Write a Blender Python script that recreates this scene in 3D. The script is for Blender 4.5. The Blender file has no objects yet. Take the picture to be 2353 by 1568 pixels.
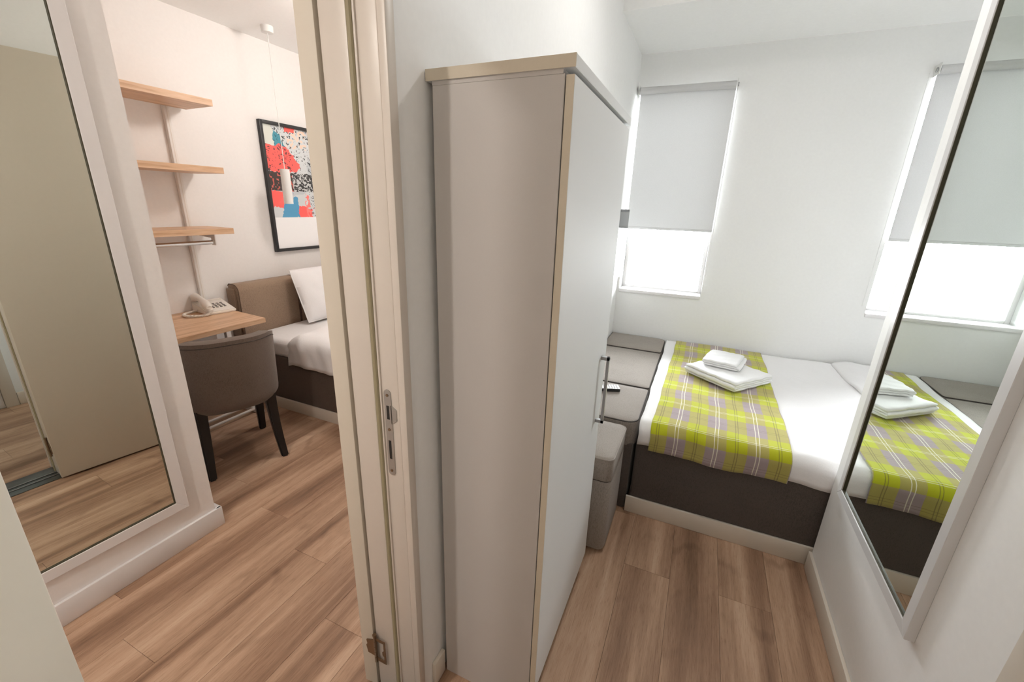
import bpy, bmesh, math, random
import numpy as np
from mathutils import Vector, Matrix

random.seed(7)
sc = bpy.context.scene
C = sc.collection
PI = math.pi

# ------------------------------------------------------------------ camera
cam_d = bpy.data.cameras.new('camera')
cam_d.sensor_width = 36.0
cam_d.lens = 14.8175
cam_d.clip_start = 0.02
cam = bpy.data.objects.new('camera', cam_d)
C.objects.link(cam)
Rv = Vector((0.91250943, 0.40797645, 0.02969451))
Uv = Vector((-0.1510684, 0.26864888, 0.95131809))
Fv = Vector((-0.38013798, 0.87257263, -0.30677699))
m = Matrix((Rv, Uv, -Fv)).transposed().to_4x4()
m.translation = Vector((0, 0, 1.45))
cam.matrix_world = m
sc.camera = cam

# ------------------------------------------------------------------ world, lights, exposure
SKY = 40.0
world = bpy.data.worlds.new('overcast_sky')
sc.world = world
world.use_nodes = True
bg = world.node_tree.nodes['Background']
bg.inputs[0].default_value = (0.97, 0.985, 1.0, 1)
bg.inputs[1].default_value = SKY
sc.view_settings.view_transform = 'Standard'
sc.view_settings.look = 'None'
sc.view_settings.gamma = 1.0
sc.view_settings.use_curve_mapping = False
sc.view_settings.exposure = 0.0
try:
    sc.cycles.use_denoising = True
    sc.cycles.max_bounces = 14
    sc.cycles.diffuse_bounces = 8
    sc.cycles.glossy_bounces = 8
    sc.cycles.transparent_max_bounces = 12
    sc.cycles.caustics_reflective = False
except Exception:
    pass

def area(name, loc, size, power, color, down=True, shape='DISK', rot=None, size_y=None):
    l = bpy.data.lights.new(name, 'AREA')
    l.shape = shape
    l.size = size
    if size_y:
        l.size_y = size_y
    l.energy = power
    l.color = color
    o = bpy.data.objects.new(name, l)
    o.location = loc
    if rot:
        o.rotation_euler = rot
    C.objects.link(o)
    return o

def portal(name, x0, x1, z0, z1, y):
    o = area(name, ((x0 + x1) / 2, y, (z0 + z1) / 2), x1 - x0, 1, (1, 1, 1), shape='RECTANGLE', rot=(-PI / 2, 0, 0), size_y=z1 - z0)
    o.data.cycles.is_portal = True
WARM = (1.0, 0.92, 0.85)
NEUT = (1.0, 0.96, 0.92)
LAMPS = [  # ceiling downlights, last two added as fill: location, power, colour, diameter
    ((-1.05, -0.60, 2.48), 19, WARM, 0.10),
    ((0.02, -0.95, 2.60), 7, (1.0, 0.88, 0.74), 0.10),  # added fill for the hall, no such lamp in view
    ((0.05, 1.75, 2.60), 8, NEUT, 0.10),  # added fill for the wardrobe room, unseen
]

# ------------------------------------------------------------------ materials
def lin(c):
    return tuple(((v / 255) / 12.92 if v / 255 <= 0.04045 else (((v / 255) + 0.055) / 1.055) ** 2.4) for v in c) + (1,)

class NT:
    def __init__(self, name):
        self.m = bpy.data.materials.new(name)
        self.m.use_nodes = True
        self.t = self.m.node_tree
        self.b = self.t.nodes['Principled BSDF']
    def n(self, typ, **kw):
        nd = self.t.nodes.new(typ)
        for k, v in kw.items():
            if k.startswith('i_'):
                nd.inputs[k[2:].replace('_', ' ')].default_value = v
            else:
                setattr(nd, k, v)
        return nd
    def l(self, a, b):
        self.t.links.new(a, b)
    def math(self, op, a, b=None, c=None):
        nd = self.t.nodes.new('ShaderNodeMath')
        nd.operation = op
        for i, v in enumerate((a, b, c)):
            if v is None:
                continue
            if isinstance(v, (int, float)):
                nd.inputs[i].default_value = v
            else:
                self.l(v, nd.inputs[i])
        return nd.outputs[0]
    def mix(self, fac, a, b, mode='MIX'):
        nd = self.t.nodes.new('ShaderNodeMix')
        nd.data_type = 'RGBA'
        nd.blend_type = mode
        for i, v in ((0, fac), (6, a), (7, b)):
            if isinstance(v, (int, float)):
                nd.inputs[i].default_value = v
            elif isinstance(v, tuple):
                nd.inputs[i].default_value = v
            else:
                self.l(v, nd.inputs[i])
        return nd.outputs[2]
    def bump(self, h, strength=0.2, dist=0.002):
        nd = self.n('ShaderNodeBump')
        nd.inputs['Strength'].default_value = strength
        nd.inputs['Distance'].default_value = dist
        self.l(h, nd.inputs['Height'])
        self.l(nd.outputs[0], self.b.inputs['Normal'])
    def coords(self, which='Object', scale=(1, 1, 1), rnd=False):
        tc = self.n('ShaderNodeTexCoord')
        mp = self.n('ShaderNodeMapping')
        mp.inputs['Scale'].default_value = scale
        self.l(tc.outputs[which], mp.inputs['Vector'])
        if rnd:
            oi = self.n('ShaderNodeObjectInfo')
            cb = self.n('ShaderNodeCombineXYZ')
            self.l(self.math('MULTIPLY', oi.outputs['Random'], 37.0), cb.inputs[0])
            self.l(self.math('MULTIPLY', oi.outputs['Random'], 91.0), cb.inputs[1])
            self.l(cb.outputs[0], mp.inputs['Location'])
        return mp.outputs[0]
    def noise(self, vec, scale, detail=3, rough=0.55, dist=0.0):
        nd = self.n('ShaderNodeTexNoise')
        nd.inputs['Scale'].default_value = scale
        nd.inputs['Detail'].default_value = detail
        nd.inputs['Roughness'].default_value = rough
        nd.inputs['Distortion'].default_value = dist
        self.l(vec, nd.inputs['Vector'])
        return nd.outputs[0]
    def ramp(self, fac, stops):
        nd = self.n('ShaderNodeValToRGB')
        e = nd.color_ramp.elements
        while len(e) < len(stops):
            e.new(0.5)
        for i, (p, c) in enumerate(stops):
            e[i].position = p
            e[i].color = c
        self.l(fac, nd.inputs[0])
        return nd.outputs[0]

def paint(name, rgb, rough=0.55, grain=0.02, bump=0.06, scale=60):
    k = NT(name)
    v = k.coords('Object')
    nz = k.noise(v, scale, 4)
    c = lin(rgb)
    d = tuple(x * (1 - grain * 3) for x in c[:3]) + (1,)
    k.l(k.mix(nz, d, c), k.b.inputs['Base Color'])
    k.b.inputs['Roughness'].default_value = rough
    if bump:
        k.bump(nz, bump, 0.001)
    return k.m

def metal(name, rgb, rough=0.3, metallic=1.0):
    k = NT(name)
    v = k.coords('Object', (8, 8, 200))
    nz = k.noise(v, 6, 3)
    c = lin(rgb)
    k.l(k.mix(nz, tuple(x * .85 for x in c[:3]) + (1,), c), k.b.inputs['Base Color'])
    k.b.inputs['Metallic'].default_value = metallic
    k.b.inputs['Roughness'].default_value = rough
    return k.m

def fabric(name, dark, light, scale=420, rough=0.9, bump=0.35):
    k = NT(name)
    v = k.coords('Object')
    a = k.noise(v, scale, 2, 0.7)
    v2 = k.coords('Object', (1, 1, 0.25))
    b = k.noise(v2, scale * .8, 2, 0.7)
    f = k.math('MULTIPLY', k.math('ADD', a, b), 0.5)
    big = k.noise(v, 5, 3)
    f2 = k.math('ADD', k.math('MULTIPLY', f, 1.6), k.math('MULTIPLY', big, 0.3))
    k.l(k.ramp(f2, [(0.62, lin(dark)), (1.22 if False else 0.98, lin(light))]), k.b.inputs['Base Color'])
    k.b.inputs['Roughness'].default_value = rough
    k.b.inputs['Sheen Weight'].default_value = 0.15
    k.bump(f, bump, 0.0015)
    return k.m

def wood_floor():
    k = NT('oak_plank')
    v = k.coords('Object', (1, 1, 1), rnd=True)
    def sv(s):
        mp = k.n('ShaderNodeMapping')
        mp.inputs['Scale'].default_value = s
        k.l(v, mp.inputs['Vector'])
        return mp.outputs[0]
    ge = k.n('ShaderNodeNewGeometry')
    oi2 = k.n('ShaderNodeObjectInfo')
    def gv(sx, sy, shift):
        cb = k.n('ShaderNodeCombineXYZ')
        k.l(k.math('MULTIPLY', oi2.outputs['Random'], shift), cb.inputs[1])
        ad = k.n('ShaderNodeVectorMath')
        ad.operation = 'ADD'
        k.l(ge.outputs['Position'], ad.inputs[0])
        k.l(cb.outputs[0], ad.inputs[1])
        mp = k.n('ShaderNodeMapping')
        mp.inputs['Scale'].default_value = (sx, sy, 0)
        k.l(ad.outputs[0], mp.inputs['Vector'])
        return mp.outputs[0]
    broad = k.noise(gv(7.0, 0.6, 1.1), 1.0, 2, 0.5, 0.35)
    streak = k.noise(sv((42, 1.9, 1)), 1.0, 4, 0.62, 0.6)
    grain = k.noise(sv((300, 16, 1)), 1.0, 3, 0.75)
    patch = k.noise(gv(5, 1.9, 2.0), 1.0, 3)
    f = k.math('ADD', k.math('MULTIPLY', broad, 1.05), k.math('MULTIPLY', streak, 0.36))
    f = k.math('ADD', f, k.math('MULTIPLY', patch, 0.22))
    f = k.math('ADD', f, k.math('MULTIPLY', grain, 0.22))
    col = k.ramp(k.math('SUBTRACT', f, 0.45), [(0.24, lin((120, 92, 72))), (0.40, lin((150, 118, 95))), (0.54, lin((178, 146, 121))), (0.74, lin((205, 175, 150)))])
    wv = k.n('ShaderNodeTexWave')
    wv.wave_type = 'RINGS'
    wv.inputs['Scale'].default_value = 1.0
    wv.inputs['Distortion'].default_value = 5.0
    wv.inputs['Detail'].default_value = 2.0
    wv.inputs['Detail Scale'].default_value = 0.8
    k.l(sv((13, 1.1, 1)), wv.inputs['Vector'])
    line = k.ramp(wv.outputs['Fac'], [(0.0, (.62, .58, .55, 1)), (0.10, (1, 1, 1, 1))])
    msk = k.ramp(k.noise(sv((5, .9, 1)), 1.0, 2), [(0.50, (0, 0, 0, 1)), (0.62, (1, 1, 1, 1))])
    col = k.mix(k.math('MULTIPLY', msk, 0.55), col, k.mix(1.0, col, line, 'MULTIPLY'))
    pores = k.ramp(grain, [(0.33, (.70, .66, .63, 1)), (0.45, (1, 1, 1, 1))])
    col = k.mix(0.55, col, k.mix(1.0, col, pores, 'MULTIPLY'))
    k.l(col, k.b.inputs['Base Color'])
    k.b.inputs['Roughness'].default_value = 0.48
    k.b.inputs['Specular IOR Level'].default_value = 0.35
    k.bump(grain, 0.12, 0.0006)
    return k.m

def light_oak():
    k = NT('light_oak_laminate')
    v = k.coords('Object', (40, 2.2, 40))
    a = k.noise(v, 1.0, 4, 0.6, 0.4)
    g = k.noise(k.coords('Object', (300, 12, 300)), 1.0, 2)
    f = k.math('ADD', k.math('MULTIPLY', a, 0.8), k.math('MULTIPLY', g, 0.25))
    k.l(k.ramp(f, [(0.36, lin((176, 134, 98))), (0.52, lin((206, 168, 134))), (0.70, lin((222, 188, 156)))]), k.b.inputs['Base Color'])
    k.b.inputs['Roughness'].default_value = 0.42
    return k.m

def plaid():
    k = NT('lime_plaid_wool')
    uv = k.n('ShaderNodeUVMap')
    uv.uv_map = 'UVMap'
    sp = k.n('ShaderNodeSeparateXYZ')
    k.l(uv.outputs[0], sp.inputs[0])
    u, v = sp.outputs[0], sp.outputs[1]
    P, Q = 0.163, 0.25
    def band(x, per, c, half):
        t = k.math('FRACT', k.math('DIVIDE', x, per))
        d = k.math('ABSOLUTE', k.math('SUBTRACT', t, c))
        return k.math('LESS_THAN', d, half)
    def wob(x, o):
        nz = k.noise(k.coords('Object', (9, 9, 1)), 1.0 + o, 2)
        return k.math('ADD', x, k.math('MULTIPLY', k.math('SUBTRACT', nz, 0.5), 0.004))
    uu, vv = wob(u, 0), wob(v, .3)
    # u in metres from the left hem; mauve columns centred at .112 + n*P
    cu = k.math('SUBTRACT', uu, 0.112 - 0.5 * P)
    cv = k.math('SUBTRACT', vv, 0.030 - 0.5 * Q)
    mu = band(cu, P, 0.5, 0.25)
    mv = band(cv, Q, 0.5, 0.25)
    green = lin((176, 182, 14))
    green2 = lin((196, 200, 40))
    mauve = lin((156, 140, 146))
    tan = lin((164, 156, 76))
    weave = k.noise(k.coords('UV', (900, 900, 1)), 1.0, 1, 0.5)
    g = k.mix(weave, green, green2)
    # where only one of the two yarn sets is mauve the weave mixes both
    one = k.math('ABSOLUTE', k.math('SUBTRACT', mu, mv))
    both = k.math('MULTIPLY', mu, mv)
    thr = k.ramp(weave, [(0.35, lin((166, 156, 72))), (0.65, lin((182, 168, 118)))])
    col = k.mix(k.math('MULTIPLY', one, 0.85), g, thr)
    mv2 = k.mix(weave, lin((146, 129, 137)), lin((178, 162, 170)))
    col = k.mix(k.math('MULTIPLY', both, 0.95), col, mv2)
    def dbl(x, per, c, gap, half):
        a = band(x, per, c - gap, half)
        b = band(x, per, c + gap, half)
        return k.math('MAXIMUM', a, b)
    white = lin((235, 232, 214))
    dark = lin((92, 78, 62))
    wl = dbl(cu, P, 0.5, 0.042, 0.010)
    dl = dbl(cu, P, 0.02, 0.0, 0.0)
    dl = k.math('MAXIMUM', band(cu, P, 0.03, 0.010), band(cu, P, 0.97, 0.010))
    wr = k.math('MAXIMUM', band(cv, Q * 1, 0.022, 0.006), band(cv, Q, 0.978, 0.006))
    dr = dbl(cv, Q, 0.5, 0.025, 0.006)
    col = k.mix(k.math('MULTIPLY', dr, 0.32), col, dark)
    col = k.mix(k.math('MULTIPLY', dl, 0.5), col, dark)
    col = k.mix(k.math('MULTIPLY', wr, 0.6), col, white)
    col = k.mix(k.math('MULTIPLY', wl, 0.85), col, white)
    k.l(col, k.b.inputs['Base Color'])
    k.b.inputs['Roughness'].default_value = 0.95
    k.b.inputs['Sheen Weight'].default_value = 0.2
    k.bump(weave, 0.3, 0.001)
    return k.m

def mirror_mat():
    k = NT('mirror_glass')
    k.l(k.mix(k.noise(k.coords('Object'), 3, 2), lin((226, 233, 228)), lin((230, 236, 232))), k.b.inputs['Base Color'])
    k.b.inputs['Metallic'].default_value = 1.0
    k.b.inputs['Roughness'].default_value = 0.0
    return k.m

def glass_mat():
    k = NT('window_glass')
    tr = k.n('ShaderNodeBsdfTransparent')
    gl = k.n('ShaderNodeBsdfGlossy')
    gl.inputs['Roughness'].default_value = 0.02
    fr = k.n('ShaderNodeFresnel')
    fr.inputs[0].default_value = 1.45
    tint = k.mix(k.noise(k.coords('Object'), 2, 1), (0.95, 0.97, 0.97, 1), (0.97, 0.98, 0.98, 1))
    k.l(tint, tr.inputs[0])
    mx = k.n('ShaderNodeMixShader')
    k.l(fr.outputs[0], mx.inputs[0])
    k.l(tr.outputs[0], mx.inputs[1])
    k.l(gl.outputs[0], mx.inputs[2])
    k.l(mx.outputs[0], k.t.nodes['Material Output'].inputs[0])
    return k.m

def blind_mat():
    k = NT('blind_cloth')
    w = k.noise(k.coords('Object', (700, 700, 700)), 1.0, 1)
    col = k.mix(w, lin((206, 206, 206)), lin((224, 224, 224)))
    k.l(col, k.b.inputs['Base Color'])
    k.b.inputs['Roughness'].default_value = 0.85
    tl = k.n('ShaderNodeBsdfTranslucent')
    k.l(col, tl.inputs[0])
    mx = k.n('ShaderNodeMixShader')
    mx.inputs[0].default_value = 0.15
    k.l(k.b.outputs[0], mx.inputs[1])
    k.l(tl.outputs[0], mx.inputs[2])
    k.l(mx.outputs[0], k.t.nodes['Material Output'].inputs[0])
    return k.m

def art_mat():
    k = NT('art_print')
    a = k.n('ShaderNodeVertexColor')
    a.layer_name = 'ink'
    k.l(a.outputs[0], k.b.inputs['Base Color'])
    k.b.inputs['Roughness'].default_value = 0.35
    return k.m

def emit_mat(name, col, s):
    k = NT(name)
    k.l(k.mix(k.noise(k.coords('Object'), 4, 1), col, col), k.b.inputs['Emission Color'])
    k.b.inputs['Emission Strength'].default_value = s
    return k.m

def cotton(name, rgb=(240, 239, 240)):
    k = NT(name)
    v = k.coords('Object')
    big = k.noise(v, 7, 4, 0.6, 0.3)
    fine = k.noise(v, 260, 2)
    c = lin(rgb)
    k.l(k.mix(fine, tuple(x * .93 for x in c[:3]) + (1,), c), k.b.inputs['Base Color'])
    k.b.inputs['Roughness'].default_value = 0.9
    h = k.math('ADD', big, k.math('MULTIPLY', fine, 0.08))
    k.bump(h, 0.25, 0.012)
    return k.m

def terry():
    k = NT('terry_towel')
    v = k.coords('Object')
    a = k.noise(v, 500, 2, 0.7)
    k.l(k.mix(a, lin((226, 226, 226)), lin((246, 246, 246))), k.b.inputs['Base Color'])
    k.b.inputs['Roughness'].default_value = 1.0
    k.bump(a, 0.5, 0.002)
    return k.m

M = dict(
    wall=paint('white_wall_paint', (238, 238, 237)),
    wall_warm=paint('white_wall_paint_left', (238, 235, 233)),
    ceil=paint('ceiling_paint', (247, 247, 246)),
    trim=paint('cream_trim_paint', (216, 208, 196), 0.38, 0.01, 0.02),
    frame=paint('cream_frame_paint', (206, 197, 187), 0.35, 0.012, 0.02),
    door=paint('cream_door_paint', (205, 196, 181), 0.55, 0.012, 0.02),
    leaf_white=paint('warm_white_door_paint', (236, 231, 218), 0.45, 0.01, 0.02),
    white_frame=paint('white_lacquer', (228, 226, 226), 0.35, 0.01, 0.02),
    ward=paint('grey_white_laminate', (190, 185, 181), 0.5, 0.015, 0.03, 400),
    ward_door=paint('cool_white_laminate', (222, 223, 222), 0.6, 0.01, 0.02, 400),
    ward_edge=paint('beige_edge_band', (204, 193, 174), 0.5, 0.02, 0.02, 200),
    floor=wood_floor(),
    sub=paint('dark_joint', (104, 80, 62), 0.8),
    oak=light_oak(),
    steel=metal('brushed_steel', (184, 182, 178), 0.4, 0.75),
    brass=metal('aged_hinge_metal', (150, 128, 106), 0.42),
    chrome=metal('chrome', (214, 212, 210), 0.12),
    alu=metal('silver_aluminium', (176, 177, 178), 0.38),
    thresh=metal('threshold_metal', (120, 124, 124), 0.35),
    dark=paint('slot_shade', (38, 34, 30), 0.8),
    screen=None,
    black=paint('black_lacquer_wood', (20, 18, 18), 0.32, 0.05, 0.03),
    seal=paint('rubber_seal', (150, 140, 112), 0.6),
    bench=fabric('taupe_weave', (104, 95, 89), (148, 139, 131)),
    base=fabric('charcoal_brown_weave', (58, 51, 47), (84, 76, 71)),
    headb=fabric('brown_weave', (110, 90, 74), (148, 126, 106)),
    chair=fabric('mushroom_weave', (76, 64, 56), (106, 92, 82)),
    lbase=fabric('dark_brown_weave', (64, 51, 42), (88, 73, 62)),
    pipe_dark=paint('dark_piping', (58, 52, 48), 0.8),
    pipe=paint('taupe_piping', (140, 130, 122), 0.8),
    pipe_brown=paint('brown_piping', (92, 72, 56), 0.8),
    linen=cotton('white_bed_linen'),
    towel=terry(),
    plaid=plaid(),
    mirror=mirror_mat(),
    glass=glass_mat(),
    blind=blind_mat(),
    art=art_mat(),
    plastic=paint('ivory_plastic', (228, 222, 214), 0.4, 0.01, 0.0),
    key=paint('grey_key', (120, 112, 108), 0.5),
    white_metal=paint('white_powder_coat', (228, 224, 220), 0.4, 0.01, 0.02),
    black_frame=paint('black_picture_frame', (34, 34, 36), 0.4, 0.02, 0.02),
    white_plastic=paint('white_plastic', (226, 226, 224), 0.4),
    lamp=emit_mat('downlight_diffuser', (1, .93, .85, 1), 6),
    remote_face=paint('silver_keypad', (226, 226, 226), 0.45),
)
def screen_mat():
    k = NT('glossy_black_screen')
    k.l(k.mix(k.noise(k.coords('Object'), 3, 1), (.004, .004, .005, 1), (.006, .006, .007, 1)), k.b.inputs['Base Color'])
    k.b.inputs['Roughness'].default_value = 0.06
    return k.m
M['screen'] = screen_mat()

# ------------------------------------------------------------------ builders
def props(o, label=None, cat=None, group=None, kind=None):
    if label:
        o['label'] = label
    if cat:
        o['category'] = cat
    if group:
        o['group'] = group
    if kind:
        o['kind'] = kind
    return o

def empty(name, loc, rz=0.0):
    o = bpy.data.objects.new(name, None)
    o.empty_display_size = 0.05
    o.location = loc
    o.rotation_euler = (0, 0, rz)
    C.objects.link(o)
    o['_loc'] = tuple(loc)
    return o

def wloc(o):
    """world location of a thing's origin (parents here carry no rotation unless local=True is used)"""
    v = Vector((0, 0, 0))
    while o is not None:
        v += Vector(o.location)
        o = o.parent
    return v

class MB:
    def __init__(self):
        self.bm = bmesh.new()
    def box(self, x0, x1, y0, y1, z0, z1, bevel=0.0, seg=2, mat=None):
        t = bmesh.new()
        bmesh.ops.create_cube(t, size=1.0)
        for v in t.verts:
            v.co = Vector((x0 if v.co.x < 0 else x1, y0 if v.co.y < 0 else y1, z0 if v.co.z < 0 else z1))
        if bevel > 0:
            bmesh.ops.bevel(t, geom=t.edges[:], offset=bevel, segments=seg, profile=0.5, affect='EDGES', clamp_overlap=True)
        if mat is not None:
            bmesh.ops.transform(t, matrix=mat, verts=t.verts)
        self._add(t)
        return self
    def _add(self, t):
        me = bpy.data.meshes.new('tmp')
        t.to_mesh(me)
        t.free()
        self.bm.from_mesh(me)
        bpy.data.meshes.remove(me)
    def tube(self, pts, r, seg=10, cap=True, closed=False):
        pts = [Vector(p) for p in pts]
        n = len(pts)
        rings = []
        prev = None
        for i, p in enumerate(pts):
            if closed:
                d = (pts[(i + 1) % n] - pts[i - 1]).normalized()
            else:
                d = (pts[min(i + 1, n - 1)] - pts[max(i - 1, 0)]).normalized()
            if prev is None:
                a = Vector((0, 0, 1)) if abs(d.z) < 0.9 else Vector((1, 0, 0))
                u = d.cross(a).normalized()
            else:
                u = (prev - d * prev.dot(d)).normalized()
            prev = u
            w = d.cross(u)
            rr = r[i] if isinstance(r, (list, tuple)) else r
            rings.append([self.bm.verts.new(p + (u * math.cos(2 * PI * k / seg) + w * math.sin(2 * PI * k / seg)) * rr) for k in range(seg)])
        for i in range(n if closed else n - 1):
            a, b = rings[i], rings[(i + 1) % n]
            for k in range(seg):
                self.bm.faces.new((a[k], a[(k + 1) % seg], b[(k + 1) % seg], b[k]))
        if cap and not closed:
            self.bm.faces.new(rings[0][::-1])
            self.bm.faces.new(rings[-1])
        return self
    def grid(self, fn, nu, nv, uvfn=None):
        vs = [[self.bm.verts.new(fn(i / nu, j / nv)) for j in range(nv + 1)] for i in range(nu + 1)]
        uvl = self.bm.loops.layers.uv.new('UVMap') if uvfn else None
        for i in range(nu):
            for j in range(nv):
                f = self.bm.faces.new((vs[i][j], vs[i + 1][j], vs[i + 1][j + 1], vs[i][j + 1]))
                if uvl:
                    for lp, (a, b) in zip(f.loops, ((i, j), (i + 1, j), (i + 1, j + 1), (i, j + 1))):
                        lp[uvl].uv = uvfn(a / nu, b / nv)
        return self
    def prism(self, poly, axis, a, b):
        """polygon (2-D list) extruded along an axis from a to b"""
        def mk(p, t):
            if axis == 'x':
                return Vector((t, p[0], p[1]))
            if axis == 'y':
                return Vector((p[0], t, p[1]))
            return Vector((p[0], p[1], t))
        v0 = [self.bm.verts.new(mk(p, a)) for p in poly]
        v1 = [self.bm.verts.new(mk(p, b)) for p in poly]
        self.bm.faces.new(v0)
        self.bm.faces.new(v1[::-1])
        n = len(poly)
        for i in range(n):
            self.bm.faces.new((v0[i], v1[i], v1[(i + 1) % n], v0[(i + 1) % n]))
        bmesh.ops.recalc_face_normals(self.bm, faces=self.bm.faces[:])
        return self
    def build(self, name, mat, parent=None, local=False, smooth=35, recalc=True):
        if recalc:
            bmesh.ops.recalc_face_normals(self.bm, faces=self.bm.faces[:])
        me = bpy.data.meshes.new(name)
        self.bm.to_mesh(me)
        self.bm.free()
        if parent is not None and not local:
            off = wloc(parent)
            me.transform(Matrix.Translation(-off))
        if mat:
            me.materials.append(mat)
        if smooth:
            me.polygons.foreach_set('use_smooth', [True] * len(me.polygons))
            me.set_sharp_from_angle(angle=math.radians(smooth))
        o = bpy.data.objects.new(name, me)
        C.objects.link(o)
        if parent is not None:
            o.parent = parent
        return o

def box(name, x0, x1, y0, y1, z0, z1, mat, parent=None, bevel=0.0, seg=2, local=False):
    return MB().box(x0, x1, y0, y1, z0, z1, bevel, seg).build(name, mat, parent, local)

def struct(o, label, cat):
    return props(o, label, cat, None, 'structure')

def wobble(x, y, s=1.0, seed=0.0):
    return (math.sin(x * 7.3 * s + y * 3.1 * s + seed) + math.sin(x * 3.7 * s - y * 8.9 * s + seed * 1.7 + 1.3) + 0.6 * math.sin(x * 15.1 * s + y * 12.7 * s + seed * 2.3)) / 2.6

# key planes (metres)
XW = -2.987      # far left wall of the left room
XM = -1.852      # mirror wall of the left room
XD0, XD1 = -0.716, -0.572   # dividing wall
XR = 0.617       # right wall of the right room
YW = 3.35        # window wall
YB = 1.87        # front of both beds
YBACK = -1.6
ZL, ZR, ZRL = 2.48, 2.60, 2.44
JY = 0.696       # far jamb face
NY = 0.10        # near jamb face
DH = 2.05        # door head height

# ------------------------------------------------------------------ structure
# floors with planks
def planks(parent, x0, x1, y0, y1, seam, joints, cut=None):
    w, ln, gap = 0.1845, 1.22, 0.0004
    k = math.floor((x0 - seam) / w)
    cache = {}
    idx = 0
    while seam + k * w < x1:
        a, b = max(x0, seam + k * w), min(x1, seam + (k + 1) * w)
        lo = y0
        if cut and (a + b) / 2 < cut[0]:
            lo = cut[1]
        j = joints.get(k, None)
        if j is None:
            j = ((k * 0.4637 + 0.21) % 1.0) * ln
        s = j - math.ceil((j - lo) / ln) * ln
        while s < y1:
            c, d = max(lo, s), min(y1, s + ln)
            if d - c > 0.01 and b - a > 0.01:
                key = (round(b - a, 4), round(d - c, 4))
                if key not in cache:
                    mb = MB().box(-key[0] / 2 + gap, key[0] / 2 - gap, -key[1] / 2 + gap, key[1] / 2 - gap, -0.006, 0.0, 0.0004, 1)
                    o = mb.build('plank', M['floor'], parent, local=True, smooth=0)
                    cache[key] = o.data
                else:
                    o = bpy.data.objects.new('plank', cache[key])
                    C.objects.link(o)
                    o.parent = parent
                o.location = Vector(((a + b) / 2, (c + d) / 2, 0)) - wloc(parent)
                idx += 1
            s += ln
        k += 1
    return idx

fr = box('floor', XD1, 2.2, YBACK, YW, -0.05, -0.005, M['sub'])
struct(fr, 'brown oak plank floor of the room with the wardrobe', 'floor')
planks(fr, XD1, XR, YBACK, YB + 0.02, -0.1047, {0: 1.52, 1: 0.93, 2: 1.525, -1: 0.62, 3: 0.80})
fl = MB().box(XW, XD0, YBACK, YW, -0.05, -0.005).box(XW - 0.3, 2.4, YBACK - 0.3, YW + 0.3, -0.14, -0.05).box(XD0, XD1, YBACK, YW, -0.05, -0.005).build('floor', M['sub'], smooth=0)
struct(fl, 'warm brown oak plank floor under the desk chair', 'floor')
planks(fl, XW, XD0, YBACK, YB + 0.05, -0.8675, {-4: 0.44, -3: 0.97, -1: 0.79, -2: 1.33}, cut=(XM - 0.05, 0.92))

# window wall with two openings
W1 = (-0.556, 0.036, 0.842, 2.20)
W2 = (1.016, 1.62, 0.842, 2.20)
mb = MB()
T = 0.24
for a, b in ((XW - 0.1, W1[0]), (W1[1], W2[0]), (W2[1], 2.2)):
    mb.box(a, b, YW, YW + T, -0.05, 2.75)
for wd in (W1, W2):
    mb.box(wd[0], wd[1], YW, YW + T, -0.05, wd[2])
    mb.box(wd[0], wd[1], YW, YW + T, wd[3], 2.75)
wn = mb.build('wall_north', M['wall'], smooth=0)
struct(wn, 'white painted wall holding the two windows', 'wall')

ww = box('wall_west', XW - 0.12, XW, 0.9, YW, 0, ZL, M['wall_warm'])
struct(ww, 'white wall carrying oak shelves and framed abstract picture', 'wall')
wm = box('wall_mirror', XW - 0.12, XM, YBACK, 0.920, 0, ZL, M['wall_warm'])
struct(wm, 'white wall end carrying the tall mirror left of the doorway', 'wall')
mb = MB()
mb.box(XD0, XD1, YBACK, NY - 0.03, 0, 2.7)
mb.box(XD0, XD1, JY + 0.03, YW, 0, 2.7)
mb.box(XD0, XD1, NY - 0.03, JY + 0.03, DH + 0.03, 2.7)
wd_ = mb.build('wall_divider', M['wall'], smooth=0)
struct(wd_, 'white dividing wall behind the wardrobe', 'wall')
# right-hand wall is a boxed-in volume (bathroom) that stops at the bed
wr = box('wall_east', XR, 2.2, YBACK, 1.836, 0, 2.7, M['wall'])
struct(wr, 'white wall carrying the silver-framed mirror beside the bed', 'wall')
wa = box('wall_alcove', 2.05, 2.2, 1.836, YW, 0, 2.7, M['wall'])
struct(wa, 'white end wall of the bed alcove', 'wall')
wb = box('wall_south', XW - 0.12, 2.2, YBACK - 0.12, YBACK, 0, 2.7, M['wall'])
struct(wb, 'white wall at the rear of both rooms', 'wall')
cl = box('ceiling', XW - 0.12, XD0, YBACK, YW, ZL, ZL + 0.1, M['ceil'])
struct(cl, 'flat white ceiling above the pendant lamp', 'ceiling')
cr = box('ceiling', XD1, 2.2, YBACK, YW, ZR, ZR + 0.1, M['ceil'])
struct(cr, 'white ceiling over the wardrobe', 'ceiling')
cb = box('ceiling', XD1, 2.2, 2.645, YW, ZRL, ZR, M['ceil'])
struct(cb, 'lower white ceiling panel in front of the windows', 'ceiling')

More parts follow.
